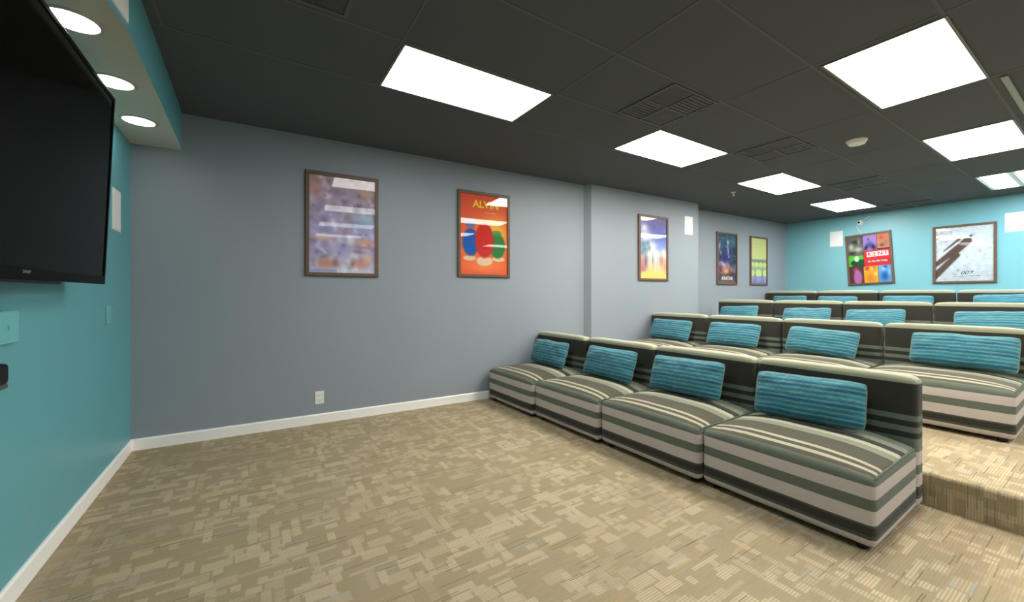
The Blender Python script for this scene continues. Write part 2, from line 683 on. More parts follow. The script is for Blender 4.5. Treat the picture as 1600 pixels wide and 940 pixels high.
t = plate((XL, 3.98, 1.117), R(90), 0.088, 0.131, 0.009, 'small teal-painted cover plate on the teal wall near the corner', 'wall_plate', M_TEALP)
t = plate((XL, 2.545, 1.122), R(90), 0.18, 0.136, 0.022, 'larger teal-painted cover plate below the television at the left edge', 'wall_plate', M_TEALP)
obj('toggle', bxm(-0.005, 0.005, -0.027, -0.021, 0.058, 0.076, bevel=0.002), M_TEALP, t)

# power outlet
t = thing('power_outlet', 'white power outlet low on the grey wall', 'outlet', (0.560, gwv(0.56), 0.198), AG)
obj('cover_plate', bxm(-0.042, 0.042, -0.006, 0, 0, 0.132, bevel=0.003), M_PLASTIC, t)
for z in (0.04, 0.092):
    s = obj('socket', bxm(-0.017, 0.017, -0.0085, -0.004, z - 0.015, z + 0.015, bevel=0.004), M_PLASTIC, t)
    bm = bmesh.new()
    box(bm, -0.008, -0.006, -0.0090, -0.0080, z - 0.002, z + 0.008)
    box(bm, 0.006, 0.008, -0.0090, -0.0080, z - 0.002, z + 0.008)
    box(bm, -0.002, 0.002, -0.0090, -0.0080, z - 0.010, z - 0.006)
    obj('slots', bm, M_DARK, s)

# ------------------------------------------------------------------ television
M_SCREEN = plain('black_glass_screen', lin(12, 11, 10), 0.09, 0.04)
M_BEZEL = plain('gloss_black_bezel', lin(9, 9, 9), 0.3, 0.03)
M_SILVER = plain('silver_lettering', lin(190, 190, 190), 0.3, 0.5, 0.6)
tv = thing('television', 'large black flat television tilted down on the teal wall', 'television', (-0.722, 2.250, 1.385), R(90))
tilt = R(2.3)
TW, TH = 1.885, 1.072
tr = (tilt, 0, 0)
bm = bmesh.new()
b_ = 0.022
box(bm, -TW / 2, TW / 2, 0.0, 0.035, TH - b_, TH, bevel=0.003)
box(bm, -TW / 2, TW / 2, 0.0, 0.035, 0, 0.045, bevel=0.003)
box(bm, -TW / 2, -TW / 2 + b_, 0.0, 0.035, 0.045, TH - b_, bevel=0.003)
box(bm, TW / 2 - b_, TW / 2, 0.0, 0.035, 0.045, TH - b_, bevel=0.003)
obj('bezel', bm, M_BEZEL, tv, rot=tr)
obj('screen', bxm(-TW / 2 + b_, TW / 2 - b_, 0.005, 0.02, 0.045, TH - b_), M_SCREEN, tv, rot=tr)
obj('rear_housing', bxm(-TW / 2 + 0.03, TW / 2 - 0.03, 0.02, 0.075, 0.03, TH - 0.04, bevel=0.02), M_BLACK, tv, rot=tr)
obj('control_bar', bxm(-0.33, 0.33, 0.002, 0.03, -0.014, 0.001, bevel=0.004), M_BLACK, tv, rot=tr)
L = text_mesh('SHARP', 0.017, M_SILVER, 'brand_lettering', tv, (0, -0.0012, 0.028), (R(90) + tilt, 0, 0), sx=1.25)
bm = bmesh.new()
box(bm, -0.25, 0.25, 0.145, 0.1645, 0.25, 0.80)
box(bm, -0.22, -0.17, 0.05, 0.146, 0.30, 0.75)
box(bm, 0.17, 0.22, 0.05, 0.146, 0.30, 0.75)
obj('wall_bracket', bm, M_BLACK, tv)

# black media shelf under the television
sh = thing('media_shelf', 'black floating media shelf at the left edge below the television', 'shelf', (XL, 1.55, 1.035), R(90))
obj('shelf_body', bxm(-0.37, 0.37, -0.238, 0.0, 0.014, 0.078, bevel=0.012, seg=3), M_BLACK, sh)
obj('base_panel', bxm(-0.365, 0.365, -0.236, 0.0, 0.0, 0.0155, bevel=0.003), plain('grey_shelf_edge', lin(70, 72, 72), 0.5), sh)

# ------------------------------------------------------------------ security camera and its cable
t = thing('security_camera', 'small white security camera mounted above the collage poster on the teal wall', 'camera', (XR, 3.035, 2.765), R(-90))
bm = bmesh.new()
lathe(bm, [(0.052, 0.0), (0.052, -0.014), (0.045, -0.022)], 28, axis='Y')
obj('mount', bm, M_PLASTIC, t)
bm = bmesh.new()
lathe(bm, [(0.0, -0.085), (0.02, -0.083), (0.036, -0.07), (0.042, -0.05), (0.040, -0.03), (0.03, -0.018)], 28, axis='Y', cap=False)
obj('lens_ball', bm, M_PLASTIC, t, smooth=True)
bm = bmesh.new()
lathe(bm, [(0.02, -0.088), (0.02, -0.08)], 20, axis='Y')
obj('lens', bm, M_BLACK, t)
bm = bmesh.new()
tube(bm, [(0.03, -0.02, 0.02), (0.09, -0.03, 0.065), (0.16, -0.02, 0.11)], 0.006, 8)
obj('antenna', bm, M_PLASTIC, t)
bm = bmesh.new()
tube(bm, [(XR - 0.01, 3.075, 2.735), (XR - 0.014, 3.085, 2.69), (XR - 0.012, 3.06, 2.63), (XR - 0.012, 3.035, 2.58), (XR - 0.010, 3.030, 2.53)], 0.005, 8)
tag(obj('cable', bm, M_PLASTIC, smooth=True), 'thin white cable hanging from the security camera to the collage poster', 'cable')

# ------------------------------------------------------------------ posters


def canvas(w_, h_, col):
    a = np.zeros((h_, w_, 3))
    a[:] = np.array(col) / 255
    return a


def grid(a):
    h_, w_ = a.shape[:2]
    y, x = np.mgrid[0:h_, 0:w_]
    return x / (w_ - 1), y / (h_ - 1)          # x right, y down, 0..1


def blob(a, cx, cy, rx, ry, col, al=1.0, rot=0.0, hard=1.5):
    x, y = grid(a)
    c, s = math.cos(R(rot)), math.sin(R(rot))
    dx, dy = (x - cx), (y - cy) * 1.45
    X = (dx * c + dy * s) / rx
    Y = (-dx * s + dy * c) / (ry * 1.45)
    d = np.sqrt(X * X + Y * Y)
    m = np.clip((1.0 - d) * hard + 0.5, 0, 1) if hard > 3 else np.exp(-(d * 1.1) ** 2 * hard)
    m = (m * al)[..., None]
    a[:] = a * (1 - m) + np.array(col) / 255 * m


def rect(a, x0, y0, x1, y1, col, al=1.0):
    x, y = grid(a)
    m = ((x >= x0) & (x <= x1) & (y >= y0) & (y <= y1)).astype(float)[..., None] * al
    a[:] = a * (1 - m) + np.array(col) / 255 * m


def grad(a, stops):
    x, y = grid(a)
    ys = [s[0] for s in stops]
    for ch in range(3):
        a[..., ch] = np.interp(y, ys, [s[1][ch] / 255 for s in stops])


def mottle(a, amt, seed, n=160, r=(0.02, 0.07)):
    rr = random.Random(seed)
    for _ in range(n):
        k = rr.uniform(-amt, amt)
        cx, cy, q = rr.random(), rr.random(), rr.uniform(*r)
        x, y = grid(a)
        m = np.exp(-(((x - cx) / q) ** 2 + ((y - cy) * 1.45 / q) ** 2))
        a[:] = np.clip(a + k * m[..., None] * np.array([rr.uniform(.6, 1), rr.uniform(.6, 1), rr.uniform(.6, 1)]), 0, 1)


PW, PH = 84, 122


def art_misty():
    a = canvas(PW, PH, (150, 128, 165))
    grad(a, [(0, (150, 110, 125)), (0.2, (150, 125, 160)), (0.5, (140, 130, 185)), (0.75, (135, 125, 180)), (1, (190, 200, 225))])
    mottle(a, 0.26, 3, 420, (0.012, 0.055))
    for b in ((.08, .12, .12, .12, (205, 120, 90), .8), (.85, .14, .15, .1, (200, 140, 90), .7), (.45, .16, .28, .05, (105, 95, 140), .7),
              (.5, .10, .35, .02, (170, 120, 140), .7), (.85, .42, .2, .1, (150, 200, 225), .9), (.75, .48, .25, .07, (95, 120, 190), .8),
              (.2, .55, .25, .05, (95, 100, 170), .6), (.2, .64, .2, .04, (220, 165, 125), .8), (.85, .66, .2, .035, (225, 130, 70), .95),
              (.82, .72, .18, .03, (150, 60, 40), .8), (.72, .77, .14, .02, (95, 55, 60), .8), (.57, .40, .06, .06, (110, 80, 75), .7),
              (.6, .66, .07, .07, (225, 215, 225), .8), (.5, .74, .15, .06, (110, 110, 195), .8), (.68, .82, .12, .04, (235, 225, 235), .7, 30),
              (.25, .90, .2, .075, (190, 90, 55), .95), (.38, .90, .08, .07, (95, 45, 45), .8), (.78, .90, .2, .065, (205, 100, 80), .95),
              (.64, .9, .06, .06, (90, 45, 45), .7), (.9, .83, .1, .05, (240, 165, 90), .8), (.5, .96, .06, .05, (205, 230, 235), .9),
              (.18, .76, .16, .02, (210, 205, 235), .7, 35), (.05, .88, .05, .12, (120, 110, 190), .8), (.96, .85, .04, .14, (140, 135, 210), .8),
              (.5, .56, .12, .05, (140, 90, 110), .6), (.35, .7, .08, .05, (190, 190, 215), .6)):
        blob(a, *b)
    a[:] = 0.32 + 0.68 * a  # print whitened: wash of room reflection on the glass put into the colours
    rect(a, 0, .965, .4, 1, (150, 150, 205), .7)
    rect(a, .55, .975, 1, 1, (205, 210, 235), .7)
    return a


def art_orange():
    a = canvas(PW, PH, (236, 96, 58))
    grad(a, [(0, (226, 86, 62)), (0.4, (238, 100, 56)), (0.75, (240, 108, 50)), (1, (236, 92, 52))])
    blob(a, .72, .46, .42, .26, (252, 196, 70), .95)
    blob(a, .5, .9, .5, .10, (248, 160, 80), .6)
    # three plain rounded colour blocks
    blob(a, .19, .80, .13, .03, (228, 205, 170), .95, 0, 5)
    blob(a, .80, .80, .14, .03, (228, 205, 170), .95, 0, 5)
    blob(a, .50, .83, .17, .06, (232, 205, 172), .95, 0, 5)
    blob(a, .21, .60, .17, .17, (24, 92, 178), 1, 0, 6)
    blob(a, .78, .63, .17, .16, (44, 128, 66), 1, 0, 6)
    blob(a, .50, .57, .20, .22, (206, 44, 40), 1, 0, 6)
    blob(a, .20, .36, .12, .06, (80, 120, 190), .8, 0, 4)
    blob(a, .76, .47, .11, .04, (70, 140, 70), .8, 0, 4)
    return a


def art_sky():
    a = canvas(PW, PH, (110, 105, 180))
    grad(a, [(0, (120, 105, 165)), (0.25, (92, 98, 185)), (0.5, (120, 145, 215)), (0.75, (225, 190, 150)), (1, (235, 200, 120))])
    for b in ((.15, .18, .22, .12, (235, 235, 250)), (.2, .32, .35, .16, (245, 245, 250)), (.45, .48, .25, .14, (245, 245, 248)), (.9, .58, .2, .12, (250, 240, 225)),
              (.6, .60, .3, .12, (245, 240, 235)), (.35, .6, .2, .12, (225, 230, 235))):
        blob(a, *b, .95, 0, 2.2)
    for b in ((.12, .44, .14, .09), (.28, .42, .12, .07), (.18, .53, .18, .08), (.35, .5, .1, .07), (.08, .58, .12, .07)):
        blob(a, *b, (92, 134, 130), .9, 0, 2.5)
    mottle(a, 0.12, 11, 160, (0.01, 0.03))
    blob(a, .08, .75, .2, .12, (190, 100, 105), .9)
    blob(a, .1, .85, .2, .08, (150, 80, 90), .8)
    blob(a, .95, .8, .14, .16, (200, 140, 95), .85)
    blob(a, .22, .72, .08, .14, (70, 68, 110), .8)
    for cx, c in ((.32, (200, 195, 165)), (.40, (225, 220, 190)), (.47, (95, 130, 110)), (.58, (200, 205, 235)), (.66, (180, 190, 225)), (.76, (170, 100, 70)), (.83, (150, 90, 70))):
        blob(a, cx, .70, .035, .13, c, .9)
    a[:] = 0.12 + 0.88 * a
    blob(a, .5, .98, .55, .10, (240, 205, 110), 1, 0, 4)
    blob(a, .5, .9, .3, .06, (238, 205, 120), .9)
    return a


def art_night():
    a = canvas(PW, PH, (32, 48, 72))
    grad(a, [(0, (58, 92, 108)), (0.3, (38, 66, 100)), (0.55, (36, 52, 98)), (0.7, (130, 105, 120)), (0.88, (60, 60, 72)), (1, (70, 66, 70))])
    mottle(a, 0.14, 21, 220, (0.02, 0.06))
    for b in ((.78, .15, .18, .09, (92, 128, 130), .8), (.1, .25, .05, .12, (175, 205, 235), .9, 8), (.16, .38, .05, .05, (185, 200, 240), .8, -25),
              (.55, .16, .07, .07, (200, 220, 235), .9), (.56, .33, .05, .14, (185, 200, 235), .9, -5), (.62, .46, .07, .04, (150, 165, 225), .8),
              (.35, .38, .16, .14, (24, 48, 100), .8), (.4, .52, .25, .06, (30, 50, 120), .8), (.9, .4, .08, .25, (28, 50, 54), .85),
              (.3, .62, .25, .06, (205, 180, 195), .85, 25), (.45, .76, .2, .08, (250, 170, 110), .95), (.62, .66, .2, .05, (190, 160, 180), .7, 40),
              (.15, .72, .12, .06, (70, 48, 58), .9), (.66, .72, .03, .14, (40, 40, 62), .9), (.85, .62, .08, .12, (38, 62, 60), .8), (.5, .82, .35, .02, (60, 48, 54), .7)):
        blob(a, *b)
    rect(a, 0, .965, 1, 1, (110, 104, 100), .8)
    return a


def art_green():
    a = canvas(PW, PH, (150, 160, 75))
    grad(a, [(0, (172, 178, 96)), (0.44, (176, 186, 100)), (0.5, (70, 92, 92)), (0.56, (140, 160, 90)), (1, (95, 90, 160))])
    rr = random.Random(5)
    for row in range(9):
        for i in range(7):
            blob(a, (i + (row % 2) * .5) / 6.5, .03 + row * .05, .065, .026, (196, 206, 118), .9, 0, 5)
            blob(a, (i + (row % 2) * .5) / 6.5, .052 + row * .05, .04, .006, (110, 120, 62), .8)
    for i in range(4):
        blob(a, .08 + i * .28, .585, .13, .062, (186, 208, 108), 1, 0, 6)
        blob(a, .08 + i * .28, .625, .07, .01, (116, 132, 66), .8)
    for i in range(3):
        blob(a, .02 + i * .48, .77, .2, .085, (188, 212, 104), 1, 0, 6)
        blob(a, .02 + i * .48, .90, .15, .07, (118, 128, 200), 1, 0, 5)
    rect(a, 0, .5, 1, .51, (52, 78, 84), .8)
    a[:] = 0.18 + 0.82 * a  # white mixed into the ink, standing in for glass reflection
    return a


def art_collage():
    a = canvas(PW, PH, (40, 35, 35))
    rect(a, 0, 0, .37, .40, (92, 92, 84))
    for b in ((.2, .12, .2, .06, (30, 30, 30), .9), (.25, .28, .16, .07, (190, 190, 178), .9), (.08, .22, .08, .1, (200, 198, 185), .9), (.28, .12, .05, .09, (150, 150, 140), .9), (.1, .35, .12, .04, (25, 25, 25), .9)):
        blob(a, *b)
    rect(a, .38, 0, .71, .33, (160, 130, 200))
    for b in ((.53, .20, .09, .13, (80, 90, 190), .95), (.45, .26, .08, .12, (28, 24, 34), .95, 20), (.62, .26, .1, .13, (28, 24, 34), .95, -20), (.51, .09, .035, .035, (70, 50, 90), .9)):
        blob(a, *b, hard=2.5)
    rect(a, .72, 0, 1, .30, (196, 132, 104))
    for b in ((.82, .08, .09, .06, (210, 74, 36), .9), (.9, .2, .1, .1, (168, 120, 100), .9), (.82, .24, .07, .04, (70, 50, 46), .8)):
        blob(a, *b)
    rect(a, 0, .41, .37, .63, (84, 186, 60))
    blob(a, .24, .57, .2, .08, (14, 66, 40), .95, 0, 4)
    blob(a, .2, .48, .06, .06, (205, 226, 190), .95, 0, 4)
    rect(a, .38, .33, 1, .66, (206, 44, 44))
    rect(a, .42, .55, .98, .575, (52, 72, 120), .7)
    rect(a, 0, .64, .35, 1, (84, 44, 52))
    blob(a, .16, .72, .08, .06, (190, 84, 90), .9)
    blob(a, .2, .88, .1, .16, (178, 104, 170), .95, 0, 3.5)
    rect(a, .36, .66, .69, 1, (232, 168, 44))
    for b in ((.5, .90, .16, .14, (205, 132, 36), .9), (.44, .70, .08, .05, (160, 44, 30), .9), (.6, .69, .07, .06, (200, 90, 40), .9), (.63, .82, .05, .05, (250, 215, 140), .9), (.55, .71, .05, .04, (250, 210, 130), .9)):
        blob(a, *b)
    rect(a, .70, .66, 1, 1, (92, 162, 220))
    for b in ((.84, .88, .12, .13, (20, 86, 156), .95), (.82, .72, .06, .06, (196, 214, 230), .9), (.86, .69, .07, .03, (24, 60, 110), .9), (.95, .8, .04, .1, (150, 205, 240), .8)):
        blob(a, *b)
    return a


def art_pale():
    a = canvas(PW, PH, (205, 212, 218))
    grad(a, [(0, (206, 211, 219)), (0.4, (210, 217, 224)), (1, (190, 198, 204))])
    mottle(a, 0.13, 33, 520, (0.008, 0.03))
    # plain slanting streaks with soft ends, like long shadows
    x, y = grid(a)

    def streak(x0, y0, x1, y1, w0, w1, col):
        yy0, yy1 = y0 * 1.45, y1 * 1.45
        dx, dy = x1 - x0, yy1 - yy0
        t = np.clip(((x - x0) * dx + (y * 1.45 - yy0) * dy) / (dx * dx + dy * dy), 0, 1)
        d = np.hypot(x - x0 - t * dx, y * 1.45 - yy0 - t * dy)
        m = np.clip((w0 + (w1 - w0) * t - d) * 40 + .5, 0, 1)[..., None]
        a[:] = a * (1 - m) + np.array(col) / 255 * m
    c = (92, 74, 66)
    streak(-.05, .93, .38, .52, .075, .06, c)
    streak(-.05, .72, .36, .42, .05, .07, c)
    streak(.28, .50, .56, .27, .085, .085, c)
    streak(.15, .43, .42, .23, .012, .03, c)
    streak(.56, .27, .63, .17, .04, .02, c)
    return a


def wood(name, c1, c2):
    k = N(name)
    P = k.obj()
    mp = k.n('ShaderNodeMapping')
    mp.inputs['Scale'].default_value = (3, 3, 3)
    k.l(P, mp.inputs[0])
    k.base(k.mix(k.noise(mp.outputs[0], 14, 5, 0.6), c1, c2), 0.45, 0.4)
    return k.m


M_WOOD = wood('brown_poster_wood', lin(84, 62, 48), lin(126, 98, 78))


def glass_mat():
    k = N('poster_glazing')
    fr = k.n('ShaderNodeFresnel')
    fr.inputs[0].default_value = 1.5
    tr_ = k.n('ShaderNodeBsdfTransparent')
    gl = k.n('ShaderNodeBsdfGlossy')
    gl.inputs['Roughness'].default_value = 0.015
    mx = k.n('ShaderNodeMixShader')
    ge = k.n('ShaderNodeNewGeometry')
    k.l(k.math('MULTIPLY', fr.outputs[0], k.math('SUBTRACT', 1.0, ge.outputs['Backfacing'])), mx.inputs[0])
    k.l(tr_.outputs[0], mx.inputs[1])
    k.l(gl.outputs[0], mx.inputs[2])
    k.l(mx.outputs[0], k.out.inputs[0])
    return k.m


M_GLASS = glass_mat()
_k = N('poster_ink')
_at = _k.n('ShaderNodeAttribute', attribute_name='ink')
_k.base(_at.outputs[0], 0.6, 0.2)
M_INK = _k.m


def poster(loc, rotz, W_, H_, art, label, roll=0.0):
    t = thing('framed_poster', label, 'poster', loc, rotz, 'framed film posters')
    t.rotation_euler = (0, roll, rotz)
    fw, dep = 0.036, 0.030
    bm = bmesh.new()
    o = [(-W_ / 2, 0), (W_ / 2, 0), (W_ / 2, H_), (-W_ / 2, H_)]
    i_ = [(-W_ / 2 + fw, fw), (W_ / 2 - fw, fw), (W_ / 2 - fw, H_ - fw), (-W_ / 2 + fw, H_ - fw)]
    m_ = [(-W_ / 2 + .006, .006), (W_ / 2 - .006, .006), (W_ / 2 - .006, H_ - .006), (-W_ / 2 + .006, H_ - .006)]
    rings = [[bm.verts.new((x, y, z)) for x, z in ring] for ring, y in ((o, -0.001), (o, -dep + .006), (m_, -dep), (i_, -dep), (i_, -0.001))]
    rings.append(rings[0])
    for a, b in zip(rings, rings[1:]):
        for q in range(4):
            bm.faces.new((a[q], a[(q + 1) % 4], b[(q + 1) % 4], b[q]))
    obj('frame', bm, M_WOOD, t)
    # printed sheet
    iw, ih = W_ - 2 * fw, H_ - 2 * fw
    me = bpy.data.meshes.new('print')
    vs = [(-iw / 2 + iw * c / (PW - 1), -0.012, fw + ih * (1 - r / (PH - 1))) for r in range(PH) for c in range(PW)]
    fs = [(r * PW + c, (r + 1) * PW + c, (r + 1) * PW + c + 1, r * PW + c + 1) for r in range(PH - 1) for c in range(PW - 1)]
    me.from_pydata(vs, [], fs)
    img = np.clip(art(), 0, 1)
    l_ = np.where(img <= 0.04045, img / 12.92, ((img + 0.055) / 1.055) ** 2.4).reshape(-1, 3)
    ca = me.color_attributes.new('ink', 'FLOAT_COLOR', 'POINT')
    ca.data.foreach_set('color', np.concatenate([l_, np.ones((len(l_), 1))], 1).astype(np.float32).ravel())
    me.materials.append(M_INK)
    link('print', me, t)
    obj('glass', bxm(-iw / 2 - .002, iw / 2 + .002, -0.020, -0.0175, fw - .002, H_ - fw + .002), M_GLASS, t)
    obj('backing_board', bxm(-iw / 2 - .004, iw / 2 + .004, -0.0105, -0.0008, fw - .004, H_ - fw + .004), M_DARK, t)
    return t


M_YEL = plain('yellow_ink', lin(250, 205, 60), 0.6, 0.2)
M_WINK = plain('white_ink', lin(242, 242, 242), 0.6, 0.2)
M_RINK = plain('red_ink', lin(205, 50, 50), 0.6, 0.2)
M_KINK = plain('black_ink', lin(44, 42, 44), 0.6, 0.2)


def on_wall(u0, u1, z0, z1, art, label, ang):
    u = (u0 + u1) / 2
    return poster((u, gwv(u), z0), ang, u1 - u0, z1 - z0, art, label)


p = on_wall(0.428, 1.146, 1.515, 2.588, art_misty, 'framed poster with a purple and orange misty collage, nearest the television', AG)
p = on_wall(2.085, 2.820, 1.540, 2.612, art_orange, 'framed orange poster with a yellow ALVIN title', AG)
text_mesh('ALVIN', 0.125, M_YEL, 'title_lettering', p, (0.02, -0.0135, 0.915), sx=1.05, bold=0.035)
text_mesh('- - - - - -', 0.05, M_WINK, 'subtitle_lettering', p, (0.08, -0.0135, 0.822), sx=0.9).data.update()
p = on_wall(5.115, 5.815, 1.545, 2.600, art_sky, 'framed poster with blue sky, clouds and yellow road on the grey pillar', AP)
p = on_wall(7.650, 8.335, 1.515, 2.560, art_night, 'framed dark blue poster with white title, left of the green poster', AR)
text_mesh('AVATAR', 0.105, M_WINK, 'title_lettering', p, (0.0, -0.0135, 0.125), sx=0.95, bold=0.01)
p = on_wall(8.810, 9.475, 1.515, 2.558, art_green, 'framed yellow-green poster on the grey wall nearest the teal end wall', AR)
p = poster((XR, 2.865, 1.52), R(-90), 0.715, 1.02, art_collage, 'framed RENT poster of coloured panels hanging crooked on the teal end wall', R(-3.2))
for i, ch in enumerate('RENT'):
    x = 0.008 + i * 0.083
    tl = obj('letter_tile', bxm(x - 0.038, x + 0.038, -0.0132, -0.0122, 0.548, 0.645), M_WINK, p)
    text_mesh(ch, 0.098, M_RINK, 'letter', tl, (x, -0.0139, 0.595), sx=0.9, bold=0.03)
text_mesh('No Day But Today', 0.042, M_WINK, 'tagline_lettering', p, (0.128, -0.0135, 0.455), sx=0.92, bold=0.01)
p = poster((XR, 1.628, 1.517), R(-90), 0.742, 1.012, art_pale, 'framed pale grey poster with a dark slanting shadow and 007 on the teal end wall')
text_mesh('007', 0.085, M_KINK, 'title_lettering', p, (0.03, -0.0135, 0.175), shear=0.35, sx=1.1)
obj('small_print', bxm(-0.12, 0.19, -0.0132, -0.0124, 0.118, 0.123), M_KINK, p)

# ------------------------------------------------------------------ striped sofa modules
BEI = lin(193, 183, 177)
GRN = lin(99, 107, 95)
MGR = lin(74, 78, 68)
CHA = lin(52, 51, 45)
OLV = lin(80, 76, 62)
CRM = lin(172, 170, 148)
LGG = lin(128, 133, 115)
BGR = lin(106, 116, 106)


def fabric(name, coord, stops, lo, hi):
    k = N(name)
    P = k.obj()
    x, y, z = k.sep(P)
    c = {'x': x, 'y': y, 'z': z}[coord]
    # slight waviness of the woven stripes
    wob = k.math('MULTIPLY', k.math('SUBTRACT', k.noise(P, 5, 2), 0.5), 0.006)
    fac = k.math('DIVIDE', k.math('SUBTRACT', k.math('ADD', c, wob), lo), hi - lo)
    col = k.ramp(fac, [((p_ - lo) / (hi - lo), q) for p_, q in stops])
    weave = k.noise(P, 420, 2)
    col = k.mix(0.22, col, k.mix(weave, (0.02, 0.02, 0.02, 1), (0.75, 0.73, 0.68, 1)), 'SOFT_LIGHT')
    k.base(col, 0.9, 0.15)
    try:
        k.b.inputs['Sheen Weight'].default_value = 0.12
        k.b.inputs['Sheen Roughness'].default_value = 0.6
    except Exception:
        pass
    soft = k.noise(P, 9, 3)
    k.bump(k.math('ADD', k.math('MULTIPLY', soft, 1.0), k.math('MULTIPLY', weave, 0.05)), 0.35, 0.02)
    return k.m


low = [(0.0, BEI), (0.078, MGR), (0.094, CHA), (0.138, MGR), (0.152, BEI), (0.223, GRN), (0.284, BEI), (0.350, GRN)]
M_SIDE = fabric('striped_fabric_sides', 'z', low, 0.0, 1.0)
M_BACKF = fabric('striped_fabric_back', 'z', low[:-1] + [(0.300 - 0.012, BEI), (0.362, BGR), (0.440, CHA), (0.474, BGR), (0.508, CHA), (0.545, BGR), (0.582, CHA), (0.774, lin(146, 148, 126))], 0.0, 1.0)
top_st = [(-0.80, GRN), (-0.726, OLV), (-0.690, CRM), (-0.660, OLV), (-0.628, CRM), (-0.596, OLV), (-0.405, LGG), (-0.322, CRM), (-0.266, CHA), (-0.192, LGG), (-0.122, GRN)]
M_TOP = fabric('striped_fabric_seat_top', 'x', top_st, -0.8, 0.2)
M_CAP = fabric('striped_fabric_back_cap', 'x', [(-0.1, lin(146, 148, 126)), (0.022, lin(176, 176, 154)), (0.096, OLV), (0.106, CRM)], -0.1, 0.3)
M_PIPE = plain('green_grey_piping', GRN, 0.9, 0.1)
M_FOOT = plain('black_foot_plastic', lin(20, 20, 20), 0.5)


def coords(lo, hi, r, n):
    """grid coordinates dense near the rounded ends"""
    e = [0, 0.3, 0.62, 1.0]
    a = [lo + r * t for t in e]
    b = [hi - r * t for t in e[::-1]]
    mid = [a[-1] + (b[0] - a[-1]) * i / n for i in range(1, n)]
    return a + mid + b


def soft_block(x0, x1, y0, y1, z0, z1, r, shape, nx=8, ny=12, nz=5):
    """rounded upholstered block; returns bmesh with top faces material 1; shape(p) deforms"""
    bm = bmesh.new()
    X, Y, Z = coords(x0, x1, r, nx), coords(y0, y1, r, ny), coords(z0, z1, r, nz)
    lo, hi = Vector((x0 + r, y0 + r, z0 + r)), Vector((x1 - r, y1 - r, z1 - r))
    cache = {}

    def vert(x, y, z):
        key = (round(x, 5), round(y, 5), round(z, 5))
        if key not in cache:
            p = Vector((x, y, z))
            q = Vector((min(max(x, lo.x), hi.x), min(max(y, lo.y), hi.y), min(max(z, lo.z), hi.z)))
            d = p - q
            if d.length > 1e-6:
                m = max(abs(d.x), abs(d.y), abs(d.z))
                p = q + d.normalized() * m
            cache[key] = bm.verts.new(shape(p))
        return cache[key]

    def face(A, B, f, mi):
        for a0, a1 in zip(A, A[1:]):
            for b0, b1 in zip(B, B[1:]):
                fc = bm.faces.new((f(a0, b0), f(a1, b0), f(a1, b1), f(a0, b1)))
                fc.material_index = mi
                fc.smooth = True
    face(X, Y, lambda a, b: vert(a, b, z1), 1)
    face(X, Y, lambda a, b: vert(a, b, z0), 0)
    face(X, Z, lambda a, b: vert(a, y0, b), 0)
    face(X, Z, lambda a, b: vert(a, y1, b), 0)
    face(Y, Z, lambda a, b: vert(x0, a, b), 0)
    face(Y, Z, lambda a, b: vert(x1, a, b), 0)
    return bm


SW = 0.923           # module width
SD = 0.760           # seat depth
BT = 0.140           # back thickness


def seat_shape(seed):
    def f(p):
        q = p.copy()
        s = min(1, abs(2 * p.y / SW))
        d = (p.x + SD) / SD                    # 0 front .. 1 back
        if p.z > 0.2:
            k = (p.z - 0.2) / 0.2
            crown = 0.050 * (1 - s ** 3.2) * (1 - max(0, (0.30 - d) / 0.30) ** 2.2)
            q.z += crown * k
            q.z -= 0.012 * k * (max(0, 0.12 - d) / 0.12) ** 2 * (0.4 + s ** 6)
        # slight belly of the front face
        if d < 0.08:
            q.x -= 0.008 * (1 - s ** 4) * math.sin(max(0, min(1, p.z / 0.4)) * math.pi)
        q.z += 0.003 * noise.noise(Vector((p.x * 6, p.y * 6, seed)))
        return q
    return f


def back_shape(seed):
    def f(p):
        q = p.copy()
        s = min(1, abs(2 * p.y / SW))
        if p.z > 0.5:
            q.z += 0.008 * (1 - s ** 6) * (p.z - 0.5) / 0.3
        if p.z > 0.775:
            q.z += 0.014 * (1 - s ** 14) * math.sin(math.pi * max(0, min(1, p.x / BT)))
        belly = 0.012 * (1 - s ** 4) * math.sin(max(0, min(1, p.z / 0.8)) * math.pi)
        q.x += belly * (1 if p.x > BT / 2 else -0.5)
        q.x += 0.003 * noise.noise(Vector((p.y * 7, p.z * 7, seed)))
        return q
    return f


mesh_cache = {}


def part_mesh(key, builder, mats, smooth=True):
    if key not in mesh_cache:
        bm = builder()
        me = bpy.data.meshes.new(key[0])
        bmesh.ops.recalc_face_normals(bm, faces=bm.faces)
        bm.to_mesh(me)
        bm.free()
        for m in mats:
            me.materials.append(m)
        if smooth:
            for pl in me.polygons:
                pl.use_smooth = True
        mesh_cache[key] = me
    return mesh_cache[key]


def seat_bm(sd):
    return soft_block(-SD, -0.004, -SW / 2, SW / 2, 0.034, 0.395, 0.032, seat_shape(sd))


def back_bm(sd):
    return soft_block(0.002, BT, -SW / 2, SW / 2, 0.020, 0.806, 0.034, back_shape(sd), 4, 12, 9)


def piping_bm(sd, s):
    f = seat_shape(sd)
    bm = bmesh.new()
    r = 0.006
    pts = []
    for i in range(18):
        x = -SD + 0.03 + (SD - 0.06) * i / 17
        pts.append(f(Vector((x, s * (SW / 2 - 0.010), 0.395 - 0.0095))))
    tube(bm, pts, r, 6)
    return bm


def foot_bm():
    bm = bmesh.new()
    lathe(bm, [(0.026, 0.0), (0.030, 0.012), (0.030, 0.040)], 14)
    return bm


